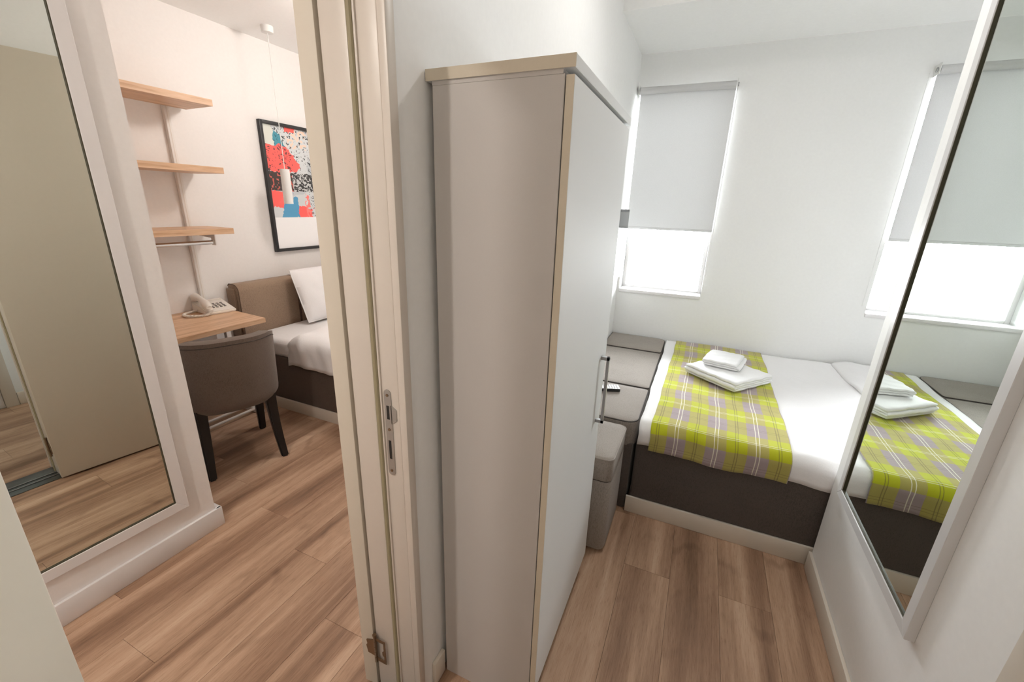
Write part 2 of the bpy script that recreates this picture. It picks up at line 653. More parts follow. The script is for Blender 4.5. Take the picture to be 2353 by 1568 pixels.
# baseboards
SKH = 0.09
def skirt(name, x0, x1, y0, y1, label, h=SKH, z0=0.0):
    o = box(name, x0, x1, y0, y1, z0, z0 + h, M['trim'], bevel=0.003, seg=2)
    return struct(o, label, 'skirting board')
skirt('baseboard_east', XR - 0.013, XR, 0.86, 1.838, 'cream skirting board along wall below silver-framed mirror')
skirt('baseboard_bed', -0.165, XR + 0.02, YB - 0.013, YB, 'cream skirting board along the foot of the dark bed base')
skirt('baseboard_divider', XD1, XD1 + 0.0135, 0.770, 0.825, 'short cream skirting piece between door frame and wardrobe')
mb = MB()
mb.box(XM, XM + 0.014, YBACK, 0.9425, 0, 0.094, 0.003)
mb.box(XW, XM + 0.0139, 0.920, 0.9424, 0, 0.094, 0.003)
o = mb.build('baseboard_mirror', M['white_frame'])
struct(o, 'white skirting board under the left mirror, wrapping wall corner', 'skirting board')
skirt('baseboard_left_bed', -2.90, XD0, YB - 0.013, YB, 'cream skirting board under the brown bed base beyond chair', 0.082)

# windows: reveal frame, glass, sill
def window(n, w, label):
    x0, x1, z0, z1 = w
    e = empty('window_%d' % n, ((x0 + x1) / 2, YW + 0.15, z0))
    struct(e, label, 'window')
    f = MB()
    y0, y1 = YW + 0.13, YW + 0.19
    t = 0.026
    f.box(x0, x0 + t, y0, y1, z0, z1, 0.004)
    f.box(x1 - t, x1, y0, y1, z0, z1, 0.004)
    f.box(x0 + t, x1 - t, y0, y1, z0, z0 + t, 0.004)
    f.box(x0 + t, x1 - t, y0, y1, z1 - t, z1, 0.004)
    f.build('window_frame', M['white_frame'], e)
    box('pane', x0 + t, x1 - t, YW + 0.157, YW + 0.163, z0 + t, z1 - t, M['glass'], e)
    box('window_sill', x0 + 0.001, x1 - 0.001, YW - 0.012, YW + 0.13, z0 - 0.012, z0 + 0.012, M['white_frame'], e, 0.003)
    portal('window_daylight_%d' % n, x0, x1, z0, z1, YW + 0.27)
    return e
window(1, W1, 'small window with half-lowered grey blind above the bench')
window(2, W2, 'window half hidden by the silver-framed mirror')

# door frame between the rooms (far jamb, near jamb, head)
e = empty('trim_1', (XD0 / 2 + XD1 / 2, JY, 0))
struct(e, 'cream door frame post with strike plate beside the wardrobe', 'door frame')
mb = MB()
mb.box(XD0, -0.6495, JY, JY + 0.03, 0, DH, 0.0025)            # rebate for the left leaf
mb.box(-0.6485, XD1 - 0.010, JY + 0.003, JY + 0.03, 0, DH, 0.003)    # rebate for the right leaf
mb.build('jamb_lining', M['frame'], e)
MB().tube([(-0.641, JY + 0.001, 0.0), (-0.641, JY + 0.001, DH)], 0.0065, 10).build('seal_strip', M['seal'], e)
MB().box(-0.634, -0.629, JY - 0.001, JY + 0.004, 0, DH, 0.001).build('seal_lip', M['frame'], e)
box('architrave', XD1 - 0.009, XD1 + 0.010, JY + 0.001, 0.722, 0, DH + 0.06, M['frame'], e, 0.002)
box('architrave', XD0 - 0.010, XD0, JY + 0.06, 0.80, 0, DH + 0.06, M['frame'], e, 0.002)
box('near_lining', XD0, XD1, NY - 0.03, NY - 0.004, 0, DH, M['frame'], e, 0.002)
box('head_lining', XD0, XD1, NY - 0.03, JY + 0.03, DH, DH + 0.03, M['frame'], e, 0.002)
box('head_architrave', XD1, XD1 + 0.010, NY - 0.08, 0.778, DH, DH + 0.06, M['frame'], e, 0.002)
# strike plate: rounded ends, latch lip, two slots, three screws
def rounded_plate(x0, x1, z0, z1, n=8):
    r = (x1 - x0) / 2
    cx = (x0 + x1) / 2
    p = [(cx + r * math.cos(PI * i / n), z1 - r + r * math.sin(PI * i / n)) for i in range(n + 1)]
    p += [(cx + r * math.cos(PI + PI * i / n), z0 + r + r * math.sin(PI + PI * i / n)) for i in range(n + 1)]
    return p
sx0, sx1 = -0.6235, -0.6035
mb = MB().prism(rounded_plate(sx0, sx1, 0.808, 1.038), 'y', JY + 0.0010, JY + 0.0032)
mb.prism([(sx1 - .002, 1.000), (-0.590, 0.990), (-0.590, 0.962), (sx1 - .002, 0.951)], 'y', JY + 0.0010, JY + 0.0030)
sp = mb.build('strike_plate', M['steel'], e)
sp['label'] = 'brushed steel strike plate with latch lip'
for (z0, z1) in ((0.962, 0.997), (0.855, 0.905)):
    box('slot', -0.6175, -0.6105, JY + 0.0004, JY + 0.0012, z0, z1, M['dark'], sp)  # dark box paints the shade inside the open slot
for zz in (1.024, 0.935, 0.822):
    MB().tube([(-0.6135, JY - 0.0004, zz), (-0.6135, JY + 0.002, zz)], 0.0036, 10).build('screw', M['brass'], sp)

# threshold strip
th = MB()
th.box(XD0 - 0.03, XD1 - 0.005, NY - 0.02, JY + 0.0, -0.005, 0.004, 0.001)
e2 = th.build('trim_2', M['thresh'])
struct(e2, 'grey metal threshold strip in the doorway', 'threshold')
for xx in (-0.695, -0.660):
    MB().box(xx - 0.003, xx + 0.003, NY, JY - 0.002, 0.004, 0.008, 0.001).build('ridge', M['alu'], e2)

# left-room door leaf, folded back past 170 degrees, hinged on the far jamb
HX, HY = -0.716, JY - 0.006
d1 = empty('door_1', (HX, HY, 0), math.radians(5.9))
struct(d1, 'cream door leaf folded open against the dividing wall', 'door')
LW = 0.74
box('leaf', -0.050, -0.006, 0.002, LW, 0.010, 2.035, M['door'], d1, 0.0015, 2, local=True)
for hz in (0.175, 1.87):
    h = MB()
    for i in range(5):
        z0 = hz - 0.053 + i * 0.0212
        h.tube([(0.003, -0.004, z0 + 0.0006), (0.003, -0.004, z0 + 0.0206)], 0.0046, 10)
    h.tube([(0.003, -0.004, hz + 0.052), (0.003, -0.004, hz + 0.057)], 0.006, 10)
    hg = h.build('hinge', M['brass'], d1, local=True)
    # leaf on the door edge and the hollow leaf on the jamb
    p = MB().prism([(-0.002, hz + 0.030), (-0.030, hz + 0.020), (-0.027, hz + 0.004), (-0.032, hz - 0.002), (-0.027, hz - 0.030), (-0.002, hz - 0.036)], 'y', -0.0015, 0.0022)
    p.build('hinge_plate', M['brass'], hg, local=True)
    q = MB()
    q.box(0.006, 0.040, -0.0035, -0.0012, hz + 0.034, hz + 0.043)
    q.box(0.006, 0.040, -0.0035, -0.0012, hz - 0.046, hz - 0.034)
    q.box(0.034, 0.040, -0.0035, -0.0012, hz - 0.034, hz + 0.034)
    q.prism([(0.034, hz + 0.004), (0.028, hz - 0.001), (0.028, hz - 0.012), (0.034, hz - 0.018)], 'y', -0.0035, -0.0012)
    q.box(0.004, 0.007, -0.0035, -0.0012, hz - 0.046, hz + 0.043)
    qq = q.build('hinge_plate', M['brass'], hg, local=True)
    qq.rotation_euler = (0, 0, math.radians(-5.9))
# right-room leaf folded back along the near wall
d2 = empty('door_2', (XD1 + 0.012, NY, 0))
struct(d2, 'pale door leaf edge in the near bottom left corner', 'door')
box('leaf', XD1 + 0.014, XD1 + 0.060, NY - 0.72, NY + 0.005, 0.010, 2.035, M['leaf_white'], d2, 0.003, 2)
MB().tube([(XD1 + 0.06, NY - 0.66, 1.0), (XD1 + 0.105, NY - 0.66, 1.0), (XD1 + 0.105, NY - 0.55, 1.0)], 0.009, 10).build('lever_handle', M['steel'], d2)
# bathroom door in the right wall
d3 = empty('door_3', (XR, 0.4, 0))
struct(d3, 'white bathroom door with frame near the lower right corner', 'door')
box('architrave', XR - 0.016, XR, 0.795, 0.858, 0, 2.10, M['trim'], d3, 0.003)
box('architrave', XR - 0.016, XR, -0.06, 0.003, 0, 2.10, M['trim'], d3, 0.003)
box('architrave', XR - 0.016, XR, 0.003, 0.795, 2.04, 2.10, M['trim'], d3, 0.003)
box('leaf', XR - 0.008, XR + 0.002, 0.006, 0.792, 0.008, 2.038, M['white_frame'], d3, 0.001)
MB().tube([(XR - 0.008, 0.07, 1.0), (XR - 0.055, 0.07, 1.0), (XR - 0.055, 0.19, 1.0)], 0.009, 10).build('lever_handle', M['steel'], d3)

# ------------------------------------------------------------------ wardrobe
w = empty('wardrobe', (-0.41, 1.11, 0))
props(w, 'tall pale grey wardrobe with beige edges beside door frame', 'wardrobe')
WX0, WX1, WY0, WY1, WZ = -0.556, -0.254, 0.8265, 1.405, 1.708
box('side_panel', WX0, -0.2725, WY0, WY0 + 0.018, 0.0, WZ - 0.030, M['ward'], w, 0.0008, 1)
box('side_panel', WX0 - 0.0155, -0.2725, WY1 - 0.018, WY1, 0.0, WZ - 0.030, M['ward'], w, 0.0008, 1)  # far panel widened to the wall to block light behind the wardrobe
box('back_panel', WX0, WX0 + 0.006, WY0 + 0.018, WY1 - 0.018, 0.02, WZ - 0.03, M['ward'], w)
box('bottom_panel', WX0 + 0.006, -0.2725, WY0 + 0.018, WY1 - 0.018, 0.08, 0.098, M['ward'], w)
box('plinth', -0.32, -0.305, WY0 + 0.018, WY1 - 0.018, 0.0, 0.08, M['ward'], w)
tp = MB().box(WX0 - 0.014, -0.2525, WY0 - 0.002, WY1 + 0.014, WZ - 0.022, WZ, 0.0012, 1)
tpo = tp.build('top_panel', M['ward_door'], w)
box('edge_band', WX0 - 0.014, -0.2527, WY0 - 0.0032, WY0 - 0.0018, WZ - 0.0218, WZ - 0.0004, M['ward_edge'], tpo)
box('top_rail', WX0, -0.276, WY0 + 0.0, WY1 - 0.0, WZ - 0.030, WZ - 0.022, M['ward'], w)
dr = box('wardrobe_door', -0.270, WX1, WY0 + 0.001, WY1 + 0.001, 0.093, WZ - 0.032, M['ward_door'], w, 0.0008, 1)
box('edge_band', -0.2698, WX1 - 0.0004, WY0 - 0.0002, WY0 + 0.0012, 0.0935, WZ - 0.0325, M['ward_edge'], dr)
hy = 1.335
hd = MB()
for zc in (0.974, 0.742):
    hd.box(WX1, -0.226, hy - 0.006, hy + 0.006, zc - 0.006, zc + 0.006, 0.0008, 1)
hd.box(-0.2355, -0.226, hy - 0.006, hy + 0.006, 0.736, 0.980, 0.0008, 1)
hd.build('handle', M['alu'], dr)['label'] = 'square silver bar handle'

# ------------------------------------------------------------------ mirrors
def mirror(name, X, sgn, y0, y1, z0, z1, fw, depth, label, rz=0.0):
    """sgn +1: faces +X, -1: faces -X; X is the wall face. Local frame: origin on the wall at the mirror's bottom middle"""
    yc = (y0 + y1) / 2
    e = empty(name, (X, yc, z0), rz)
    props(e, label, 'mirror')
    hy = (y1 - y0) / 2
    H = z1 - z0
    def bx(nm, a, b, c, d, zz0, zz1, mat, bev=0.0015):
        xs = sorted((sgn * a, sgn * b))
        return box(nm, xs[0], xs[1], c, d, zz0, zz1, mat, e, bev, 2, local=True)
    def rail(nm, poly, axis, s0, s1):
        pass
    # mitred frame rails
    def mitre(pts, x0, x1):
        mb = MB()
        a = [mb.bm.verts.new((sgn * x0, p[0], p[1])) for p in pts]
        b = [mb.bm.verts.new((sgn * x1, p[0], p[1])) for p in pts]
        mb.bm.faces.new(a)
        mb.bm.faces.new(b[::-1])
        for i in range(4):
            mb.bm.faces.new((a[i], b[i], b[(i + 1) % 4], a[(i + 1) % 4]))
        bmesh.ops.recalc_face_normals(mb.bm, faces=mb.bm.faces[:])
        bmesh.ops.bevel(mb.bm, geom=mb.bm.edges[:], offset=0.0012, segments=1, affect='EDGES')
        return mb.build('frame_rail', M['white_frame'] if sgn > 0 else M['silver_frame'], e, local=True)
    o_, i_ = [(-hy, 0), (hy, 0), (hy, H), (-hy, H)], [(-hy + fw, fw), (hy - fw, fw), (hy - fw, H - fw), (-hy + fw, H - fw)]
    for k in range(4):
        k2 = (k + 1) % 4
        mitre([o_[k], o_[k2], i_[k2], i_[k]], 0.0, depth)
    bx('mirror_glass', 0.002, depth - 0.008, -hy + fw - 0.004, hy - fw + 0.004, fw - 0.004, H - fw + 0.004, M['mirror'], 0.0)
    # dark inner slip between glass and frame
    sl = MB()
    t = 0.003
    xs = sorted((sgn * (depth - 0.008), sgn * (depth - 0.003)))
    sl.box(xs[0], xs[1], -hy + fw - .001, -hy + fw + t, fw, H - fw)
    sl.box(xs[0], xs[1], hy - fw - t, hy - fw + .001, fw, H - fw)
    sl.box(xs[0], xs[1], -hy + fw + t, hy - fw - t, fw - .001, fw + t)
    sl.build('inner_slip', M['slip'], e, local=True)
    return e
M['silver_frame'] = paint('silver_grey_frame', (206, 205, 205), 0.32, 0.01, 0.02)
M['slip'] = paint('olive_slip', (70, 66, 48), 0.5)
mirror('wall_mirror', XM, 1, 0.19, 0.815, 0.195, 2.12, 0.041, 0.016, 'tall white-framed mirror reflecting the cream door', math.radians(-2.44))
mirror('wall_mirror', XR, -1, 1.100, 1.722, 0.462, 2.25, 0.032, 0.022, 'tall silver-framed mirror reflecting the plaid runner', 0.0)

# ------------------------------------------------------------------ right bed
bed = empty('bed', (0.9, 2.6, 0))
props(bed, 'white made bed on dark upholstered base below the windows', 'bed')
box('bed_base', -0.150, 2.02, YB, YW - 0.03, 0.0, 0.405, M['base'], bed, 0.012, 3)
box('mattress', -0.146, 2.02, YB + 0.01, YW - 0.03, 0.395, 0.485, M['linen'], bed, 0.03, 4)

def draped(x0, x1, yb, yf, zt, zb, r, amp, nu=60, nv=64, seed=0.0, hem=0.006, end0=0.0, crown=0.0, fall=0.0, drift=0.0, uv=False, hemline=None):
    """sheet lying on a bed: flat from the wall (yb) to the front edge (yf), over a rounded edge of radius r, down to zb"""
    L1 = yb - (yf + r)
    L2 = r * PI / 2
    def L3(u):
        return (zt - r) - (zb(u) if callable(zb) else zb)
    def prof(u, s):
        tot = L1 + L2 + L3(u)
        d = s * tot
        if d < L1:
            return yb - d, zt, 0
        if d < L1 + L2:
            a = (d - L1) / r
            return yf + r - r * math.sin(a), zt - r + r * math.cos(a), (d - L1) / L2
        q = d - L1 - L2
        return yf, zt - r - q, 1
    def fn(u, s):
        x = x0 + (x1 - x0) * u
        # squeeze samples toward the front edge
        y, z, k = prof(u, s)
        n = wobble(x * 1.3, y * 1.1, 1.0, seed)
        n2 = wobble(x * 3.1, y * 2.7, 1.0, seed + 4)
        z += amp * (1 - k) * (0.7 * n + 0.3 * n2)
        if k > 0:
            y += hem * k * (wobble(x * 4.0, z * 1.5, 1.0, seed + 2)) - 0.3 * hem
        if crown:
            z += crown * math.sin(PI * min(1, max(0, (yb - y) / (yb - yf)))) * (1 - k)
        if end0:
            # rolled end at x0
            t = max(0.0, 1 - (x - x0) / end0)
            z -= (end0 * 0.55) * t ** 2.2 * (1 - 0.7 * k)
            y += (0.035) * t ** 2 * k
        x += drift * (y - yf) + 0.004 * wobble(y * 2, z * 3, 1, seed + 9)
        return Vector((x, y, z))
    def uvf(u, s):
        tot = L1 + L2 + L3(u)
        return (u * (x1 - x0), (1 - s) * tot)
    mb = MB()
    mb.grid(fn, nu, nv, uvf if uv else None)
    return mb

def solid(o, t, offset=-1.0, sub=0):
    md = o.modifiers.new('thickness', 'SOLIDIFY')
    md.thickness = t
    md.offset = offset
    if sub:
        s = o.modifiers.new('sub', 'SUBSURF')
        s.levels = sub
        s.render_levels = sub
    return o

o = draped(-0.146, 1.98, YW - 0.035, YB - 0.012, 0.497, lambda u: 0.388 - 0.02 * u + 0.006 * math.sin(u * 31), 0.05, 0.006, 110, 70, 1.0, 0.006).build('duvet', M['linen'], bed, smooth=60)
solid(o, 0.012)
# turned-back fold near the pillow
def foldfn(u, s):
    y = 1.93 + (YW - 0.06 - 1.93) * s
    a = u * PI
    x = 0.93 + 0.035 * math.sin(s * 5.0) + 0.36 * u
    z = 0.503 + 0.03 * min(1, u * 5) ** 0.5 + 0.006 * wobble(x * 3, y * 3, 1, 6)
    return Vector((x, y, z))
o = MB().grid(foldfn, 24, 40).build('duvet_fold', M['linen'], bed, smooth=60)
solid(o, 0.016)

def pillow(name, loc, sx, sy, th, rot, label, group=None):
    e = empty(name, loc)
    e.rotation_euler = rot
    props(e, label, 'pillow', group)
    def side(sg):
        def fn(u, v):
            a, b = u * 2 - 1, v * 2 - 1
            k = max(0.0, (1 - abs(a) ** 2.6)) ** 0.55 * max(0.0, (1 - abs(b) ** 2.6)) ** 0.55
            pin = 1 - 0.07 * (abs(a) ** 2) * (1 - abs(b) ** 1.5) - 0.0
            pin2 = 1 - 0.07 * (abs(b) ** 2) * (1 - abs(a) ** 1.5)
            wr = 0.006 * wobble(a * 1.4, b * 1.4, 1.2, 3 + sg)
            return Vector((a * sx / 2 * pin2, b * sy / 2 * pin, sg * (th / 2 * k + wr * k)))
        return fn
    mb = MB()
    mb.grid(side(1), 34, 34)
    mb.grid(side(-1), 34, 34)
    bmesh.ops.remove_doubles(mb.bm, verts=mb.bm.verts[:], dist=0.0006)
    mb.build('pillow_body', M['linen'], e, local=True, smooth=70)
    pts = []
    n = 24
    for k in range(4 * n):
        q, t = divmod(k, n)
        t = t / n * 2 - 1
        a, b = ((t, -1), (1, t), (-t, 1), (-1, -t))[q]
        pin = 1 - 0.07 * (abs(a) ** 2) * (1 - abs(b) ** 1.5)
        pin2 = 1 - 0.07 * (abs(b) ** 2) * (1 - abs(a) ** 1.5)
        pts.append((a * sx / 2 * pin2, b * sy / 2 * pin, 0))
    MB().tube(pts, 0.004, 6, closed=True).build('piping', M['linen'], e, local=True)
    return e
pillow('pillow', (1.62, 2.6, 0.60), 0.46, 0.72, 0.17, (0.0, math.radians(-6), 0.03), 'white pillow at the head of bed behind the silver mirror')

# plaid bed runner
o = draped(-0.093, 0.470, YW - 0.045, YB - 0.022, 0.5075, lambda u: 0.372 + 0.004 * math.sin(u * 9), 0.052, 0.0055, 72, 90, 1.0, 0.006, drift=0.012, uv=True).build('bed_runner', M['plaid'], None, smooth=60)
solid(o, 0.004)
props(o, 'lime green and mauve plaid runner across the white bed', 'bed runner')

# towels
def folded(name, w, d, layers, th, loc, rz, label, seed, tilt=0.0):
    """serpentine folded towel: w across the folds, d along them"""
    e = empty(name, loc, rz)
    props(e, label, 'towel')
    e.rotation_euler = (0, tilt, rz)
    path = []
    p = th * 1.04
    r = p / 2
    for k in range(layers):
        z = th / 2 + k * p
        inset = 0.012 * k
        xs = np.linspace(-w / 2 + r + (0 if k == 0 else 0), w / 2 - r - inset * 0.3, 12)
        if k % 2:
            xs = xs[::-1]
        path += [(x, z) for x in xs]
        if k < layers - 1:
            cx = xs[-1]
            sg = 1 if k % 2 == 0 else -1
            for a in np.linspace(-PI / 2, PI / 2, 7)[1:-1]:
                path.append((cx + sg * r * math.cos(a), z + r + r * math.sin(a)))
    n = len(path) - 1
    nd = 16
    def fn(u, v):
        i = int(round(u * n))
        x, z = path[i]
        y = (v - 0.5) * d
        ex = 1 - 0.04 * (2 * abs(v - 0.5)) ** 6
        z2 = z + (0.004 * wobble(x * 9, y * 9, 1, seed) + 0.003 * wobble(x * 21, y * 17, 1, seed + 2)) * (z / (layers * th))
        z2 -= 0.05 * z * (2 * abs(v - 0.5)) ** 10
        return Vector((x * ex, y * (1 - 0.015 * math.sin(i * 1.7 + seed)), z2))
    o = MB().grid(fn, n, nd).build('towel_cloth', M['towel'], e, local=True, smooth=80)
    solid(o, th * 0.80, 0.0)
    return e
folded('bath_towel', 0.34, 0.335, 4, 0.0125, (0.243, 2.645, 0.517), math.radians(51), 'large folded white bath towel lying on the plaid runner', 1.0)
folded('hand_towel', 0.205, 0.24, 3, 0.0115, (0.225, 2.745, 0.573), math.radians(-13), 'small folded white hand towel on top of the bath towel', 2.0)

# ------------------------------------------------------------------ upholstered bench beside the bed
def cushion(x0, x1, y0, y1, z0, z1, r=0.03, seg=4, dome=0.008, n=14):
    mb = MB()
    t = bmesh.new()
    bmesh.ops.create_cube(t, size=1.0)
    for v in t.verts:
        v.co = Vector((x0 if v.co.x < 0 else x1, y0 if v.co.y < 0 else y1, z0 if v.co.z < 0 else z1))
    bmesh.ops.bevel(t, geom=t.edges[:], offset=r, segments=seg, profile=0.5, affect='EDGES', clamp_overlap=True)
    mb._add(t)
    return mb
bench = empty('bench', (-0.36, 2.6, 0))
props(bench, 'long low taupe upholstered bench between wall and bed', 'bench')
BX0, BX1 = XD1 + 0.006, -0.156
box('bench_base', BX0, BX1 - 0.010, YB + 0.005, YW - 0.04, 0.0, 0.37, M['base'], bench, 0.008, 2)
for (a, b, zt) in ((YB + 0.002, 2.305, 0.488), (2.311, 2.975, 0.492), (2.981, YW - 0.012, 0.497)):
    mb = MB()
    # plan outline with rounded right corners
    r0 = 0.055 if a < 2.0 else 0.016
    r1 = 0.06 if b > 3.0 else 0.016
    pts = [(BX0, a), (BX1 - r0, a)]
    pts += [(BX1 - r0 + r0 * math.sin(t), a + r0 - r0 * math.cos(t)) for t in np.linspace(0, PI / 2, 7)[1:]]
    pts += [(BX1 - r1 + r1 * math.cos(t), b - r1 + r1 * math.sin(t)) for t in np.linspace(0, PI / 2, 7)]
    pts += [(BX0, b)]
    zb = 0.36
    vs = []
    lev = [(zb, 0.0), (zt - 0.012, 0.0), (zt - 0.006, 0.0015), (zt - 0.002, 0.004), (zt, 0.009), (zt + 0.002, 0.05)]
    cx, cy = (BX0 + BX1) / 2, (a + b) / 2
    hw, hd_ = (BX1 - BX0) / 2, (b - a) / 2
    rings = []
    for z, ins in lev:
        rings.append([mb.bm.verts.new((cx + (p[0] - cx) * (1 - ins / hw), cy + (p[1] - cy) * (1 - ins / hd_), z)) for p in pts])
    nn = len(pts)
    for q in range(len(rings) - 1):
        for k in range(nn):
            mb.bm.faces.new((rings[q][k], rings[q][(k + 1) % nn], rings[q + 1][(k + 1) % nn], rings[q + 1][k]))
    mb.bm.faces.new(rings[-1])
    mb.bm.faces.new(rings[0][::-1])
    c = mb.build('seat_cushion', M['bench'], bench, smooth=50)
    pp = [(cx + (p[0] - cx) * (1 - 0.003 / hw), cy + (p[1] - cy) * (1 - 0.003 / hd_), zt - 0.005) for p in pts]
    MB().tube(pp, 0.0035, 6, closed=True).build('piping', M['pipe_dark'], c)
# remote control
rc = empty('remote_control', (-0.385, 2.180, 0.4925), math.radians(22))
props(rc, 'black remote control with pale keypad on the bench', 'remote control')
box('body', -0.085, 0.085, -0.030, 0.030, 0.0, 0.016, M['black_frame'], rc, 0.003, 2, local=True)
box('keypad', -0.083, 0.083, -0.028, 0.028, 0.0155, 0.0175, M['remote_face'], rc, 0.0008, 1, local=True)
mb = MB()
for i in range(11):
    for j in range(4):
        x, y = -0.072 + i * 0.0142, -0.0195 + j * 0.013
        mb.box(x - 0.0032, x + 0.0032, y - 0.0022, y + 0.0022, 0.0175, 0.0190)
b_ = mb.build('buttons', M['key'], rc, local=True)
b_['kind'] = 'stuff'

# ottoman
ot = empty('ottoman', (-0.38, 1.69, 0))
props(ot, 'taupe storage ottoman with piped lid in front of bench', 'ottoman')
OX0, OX1, OY0, OY1 = -0.556, -0.199, 1.525, 1.852
def round_prism(x0, x1, y0, y1, r, lev, mat, name, par):
    cx, cy = (x0 + x1) / 2, (y0 + y1) / 2
    hw, hd2 = (x1 - x0) / 2, (y1 - y0) / 2
    pts = []
    for (sx, sy, t0) in ((1, -1, -PI / 2), (1, 1, 0), (-1, 1, PI / 2), (-1, -1, PI)):
        ox, oy = cx + sx * (hw - r), cy + sy * (hd2 - r)
        pts += [(ox + r * math.cos(t0 + t), oy + r * math.sin(t0 + t)) for t in np.linspace(0, PI / 2, 6)]
    mb = MB()
    rings = [[mb.bm.verts.new((cx + (p[0] - cx) * (1 - ins / hw), cy + (p[1] - cy) * (1 - ins / hd2), z)) for p in pts] for z, ins in lev]
    nn = len(pts)
    for q in range(len(rings) - 1):
        for k in range(nn):
            mb.bm.faces.new((rings[q][k], rings[q][(k + 1) % nn], rings[q + 1][(k + 1) % nn], rings[q + 1][k]))
    mb.bm.faces.new(rings[-1])
    mb.bm.faces.new(rings[0][::-1])
    return mb.build(name, mat, par, smooth=45), pts, cx, cy, hw, hd2
round_prism(OX0, OX1, OY0, OY1, 0.03, [(0.012, 0.006), (0.03, 0), (0.358, 0), (0.362, 0.003)], M['bench'], 'ottoman_box', ot)
lid, pts, cx, cy, hw, hd2 = round_prism(OX0, OX1, OY0, OY1, 0.03, [(0.367, 0.002), (0.371, 0), (0.464, 0), (0.471, 0.002), (0.475, 0.006), (0.477, 0.014), (0.480, 0.07)], M['bench'], 'lid', ot)
MB().tube([(cx + (p[0] - cx) * (1 - 0.001 / hw), cy + (p[1] - cy) * (1 - 0.001 / hd2), 0.470) for p in pts], 0.0036, 6, closed=True).build('piping', M['pipe'], lid)
round_prism(OX0 + 0.004, OX1 - 0.004, OY0 + 0.004, OY1 - 0.004, 0.03, [(0.356, 0), (0.372, 0)], M['pipe_dark'], 'seam', ot)
for sx in (OX0 + 0.05, OX1 - 0.05):
    for sy in (OY0 + 0.05, OY1 - 0.05):
        MB().tube([(sx, sy, 0.0), (sx, sy, 0.02)], 0.015, 10).build('foot', M['black'], ot)

# television on the dividing wall above the bench
tv = empty('television', (XD1, 2.66, 1.25))
props(tv, 'flat black television on the wall, just behind the wardrobe', 'television')
box('tv_body', XD1 + 0.045, XD1 + 0.074, 2.24, 3.10, 1.00, 1.445, M['black_frame'], tv, 0.004, 2)
box('tv_screen', XD1 + 0.0735, XD1 + 0.0750, 2.255, 3.088, 1.018, 1.430, M['screen'], tv)
box('wall_bracket', XD1 + 0.001, XD1 + 0.046, 2.55, 2.80, 1.12, 1.34, M['black_frame'], tv, 0.003)

# roller blinds
def blind(x0, x1, label, chain_x, chain_bottom, bead=False):
    e = empty('roller_blind', ((x0 + x1) / 2, YW - 0.04, 2.215))
    props(e, label, 'roller blind', 'grey roller blinds at the windows')
    yc, zc = YW - 0.04, 2.212
    MB().tube([(x0 + 0.004, yc, zc), (x1 - 0.004, yc, zc)], 0.022, 20).build('roller', M['blind'], e)
    ns = 8
    box('cloth', x0 + 0.004, x1 - 0.004, YW - 0.0222, YW - 0.0208, 1.322, zc, M['blind'], e)
    box('bottom_bar', x0 + 0.004, x1 - 0.004, YW - 0.0255, YW - 0.0175, 1.310, 1.326, M['blind'], e, 0.002)
    for xx, sg in ((x0, -1), (x1, 1)):
        b = MB()
        b.box(min(xx, xx + sg * 0.004), max(xx, xx + sg * 0.004), YW - 0.068, YW, zc - 0.026, zc + 0.030, 0.001, 1)
        bk = b.build('bracket', M['white_plastic'], e)
        MB().tube([(xx + sg * 0.004, yc, zc), (xx + sg * 0.010, yc, zc)], 0.012, 14).build('pin', M['alu'], bk)
    c = MB()
    if bead:
        for sy in (0.0, 0.035):
            z = zc - 0.01
            while z > chain_bottom:
                t = bmesh.new()
                bmesh.ops.create_icosphere(t, subdivisions=1, radius=0.0023, matrix=Matrix.Translation((chain_x - sy * 0.5, yc - 0.012 + sy, z)))
                c._add(t)
                z -= 0.0065
        c.tube([(chain_x, yc - 0.012, zc), (chain_x, yc - 0.012, chain_bottom)], 0.0007, 5)
        c.tube([(chain_x - 0.0175, yc + 0.023, zc), (chain_x - 0.0175, yc + 0.023, chain_bottom)], 0.0007, 5)
    else:
        c.tube([(chain_x, yc - 0.004, zc), (chain_x, yc - 0.004, chain_bottom)], 0.0016, 6)
        c.tube([(chain_x, yc + 0.016, zc), (chain_x, yc + 0.016, chain_bottom)], 0.0016, 6)
    c.build('pull_chain', M['white_plastic'], e)
blind(W1[0] + 0.006, W1[1] + 0.006, 'grey roller blind half lowered on window above the bench', W1[1] + 0.012, 0.90)
blind(W2[0] - 0.002, W2[1], 'grey roller blind partly hidden behind the silver-framed mirror', W2[0] - 0.012, 0.90, True)

# ------------------------------------------------------------------ left room
# bed
lb = empty('bed', (-1.8, 2.6, 0))
props(lb, 'bed with brown upholstered headboard and puffy white duvet', 'bed')
box('bed_base', -2.87, XD0 - 0.03, YB, YW - 0.04, 0.0, 0.40, M['lbase'], lb, 0.012, 3)
box('mattress', -2.87, XD0 - 0.04, YB + 0.004, YW - 0.04, 0.385, 0.520, M['linen'], lb, 0.045, 5)
o = draped(-2.49, XD0 - 0.06, YW - 0.05, YB - 0.028, 0.585, lambda u: 0.372 + 0.006 * math.sin(u * 23), 0.085, 0.012, 90, 60, 5.0, 0.014, end0=0.16, drift=-0.09).build('duvet', M['linen'], lb, smooth=60)
solid(o, 0.035)
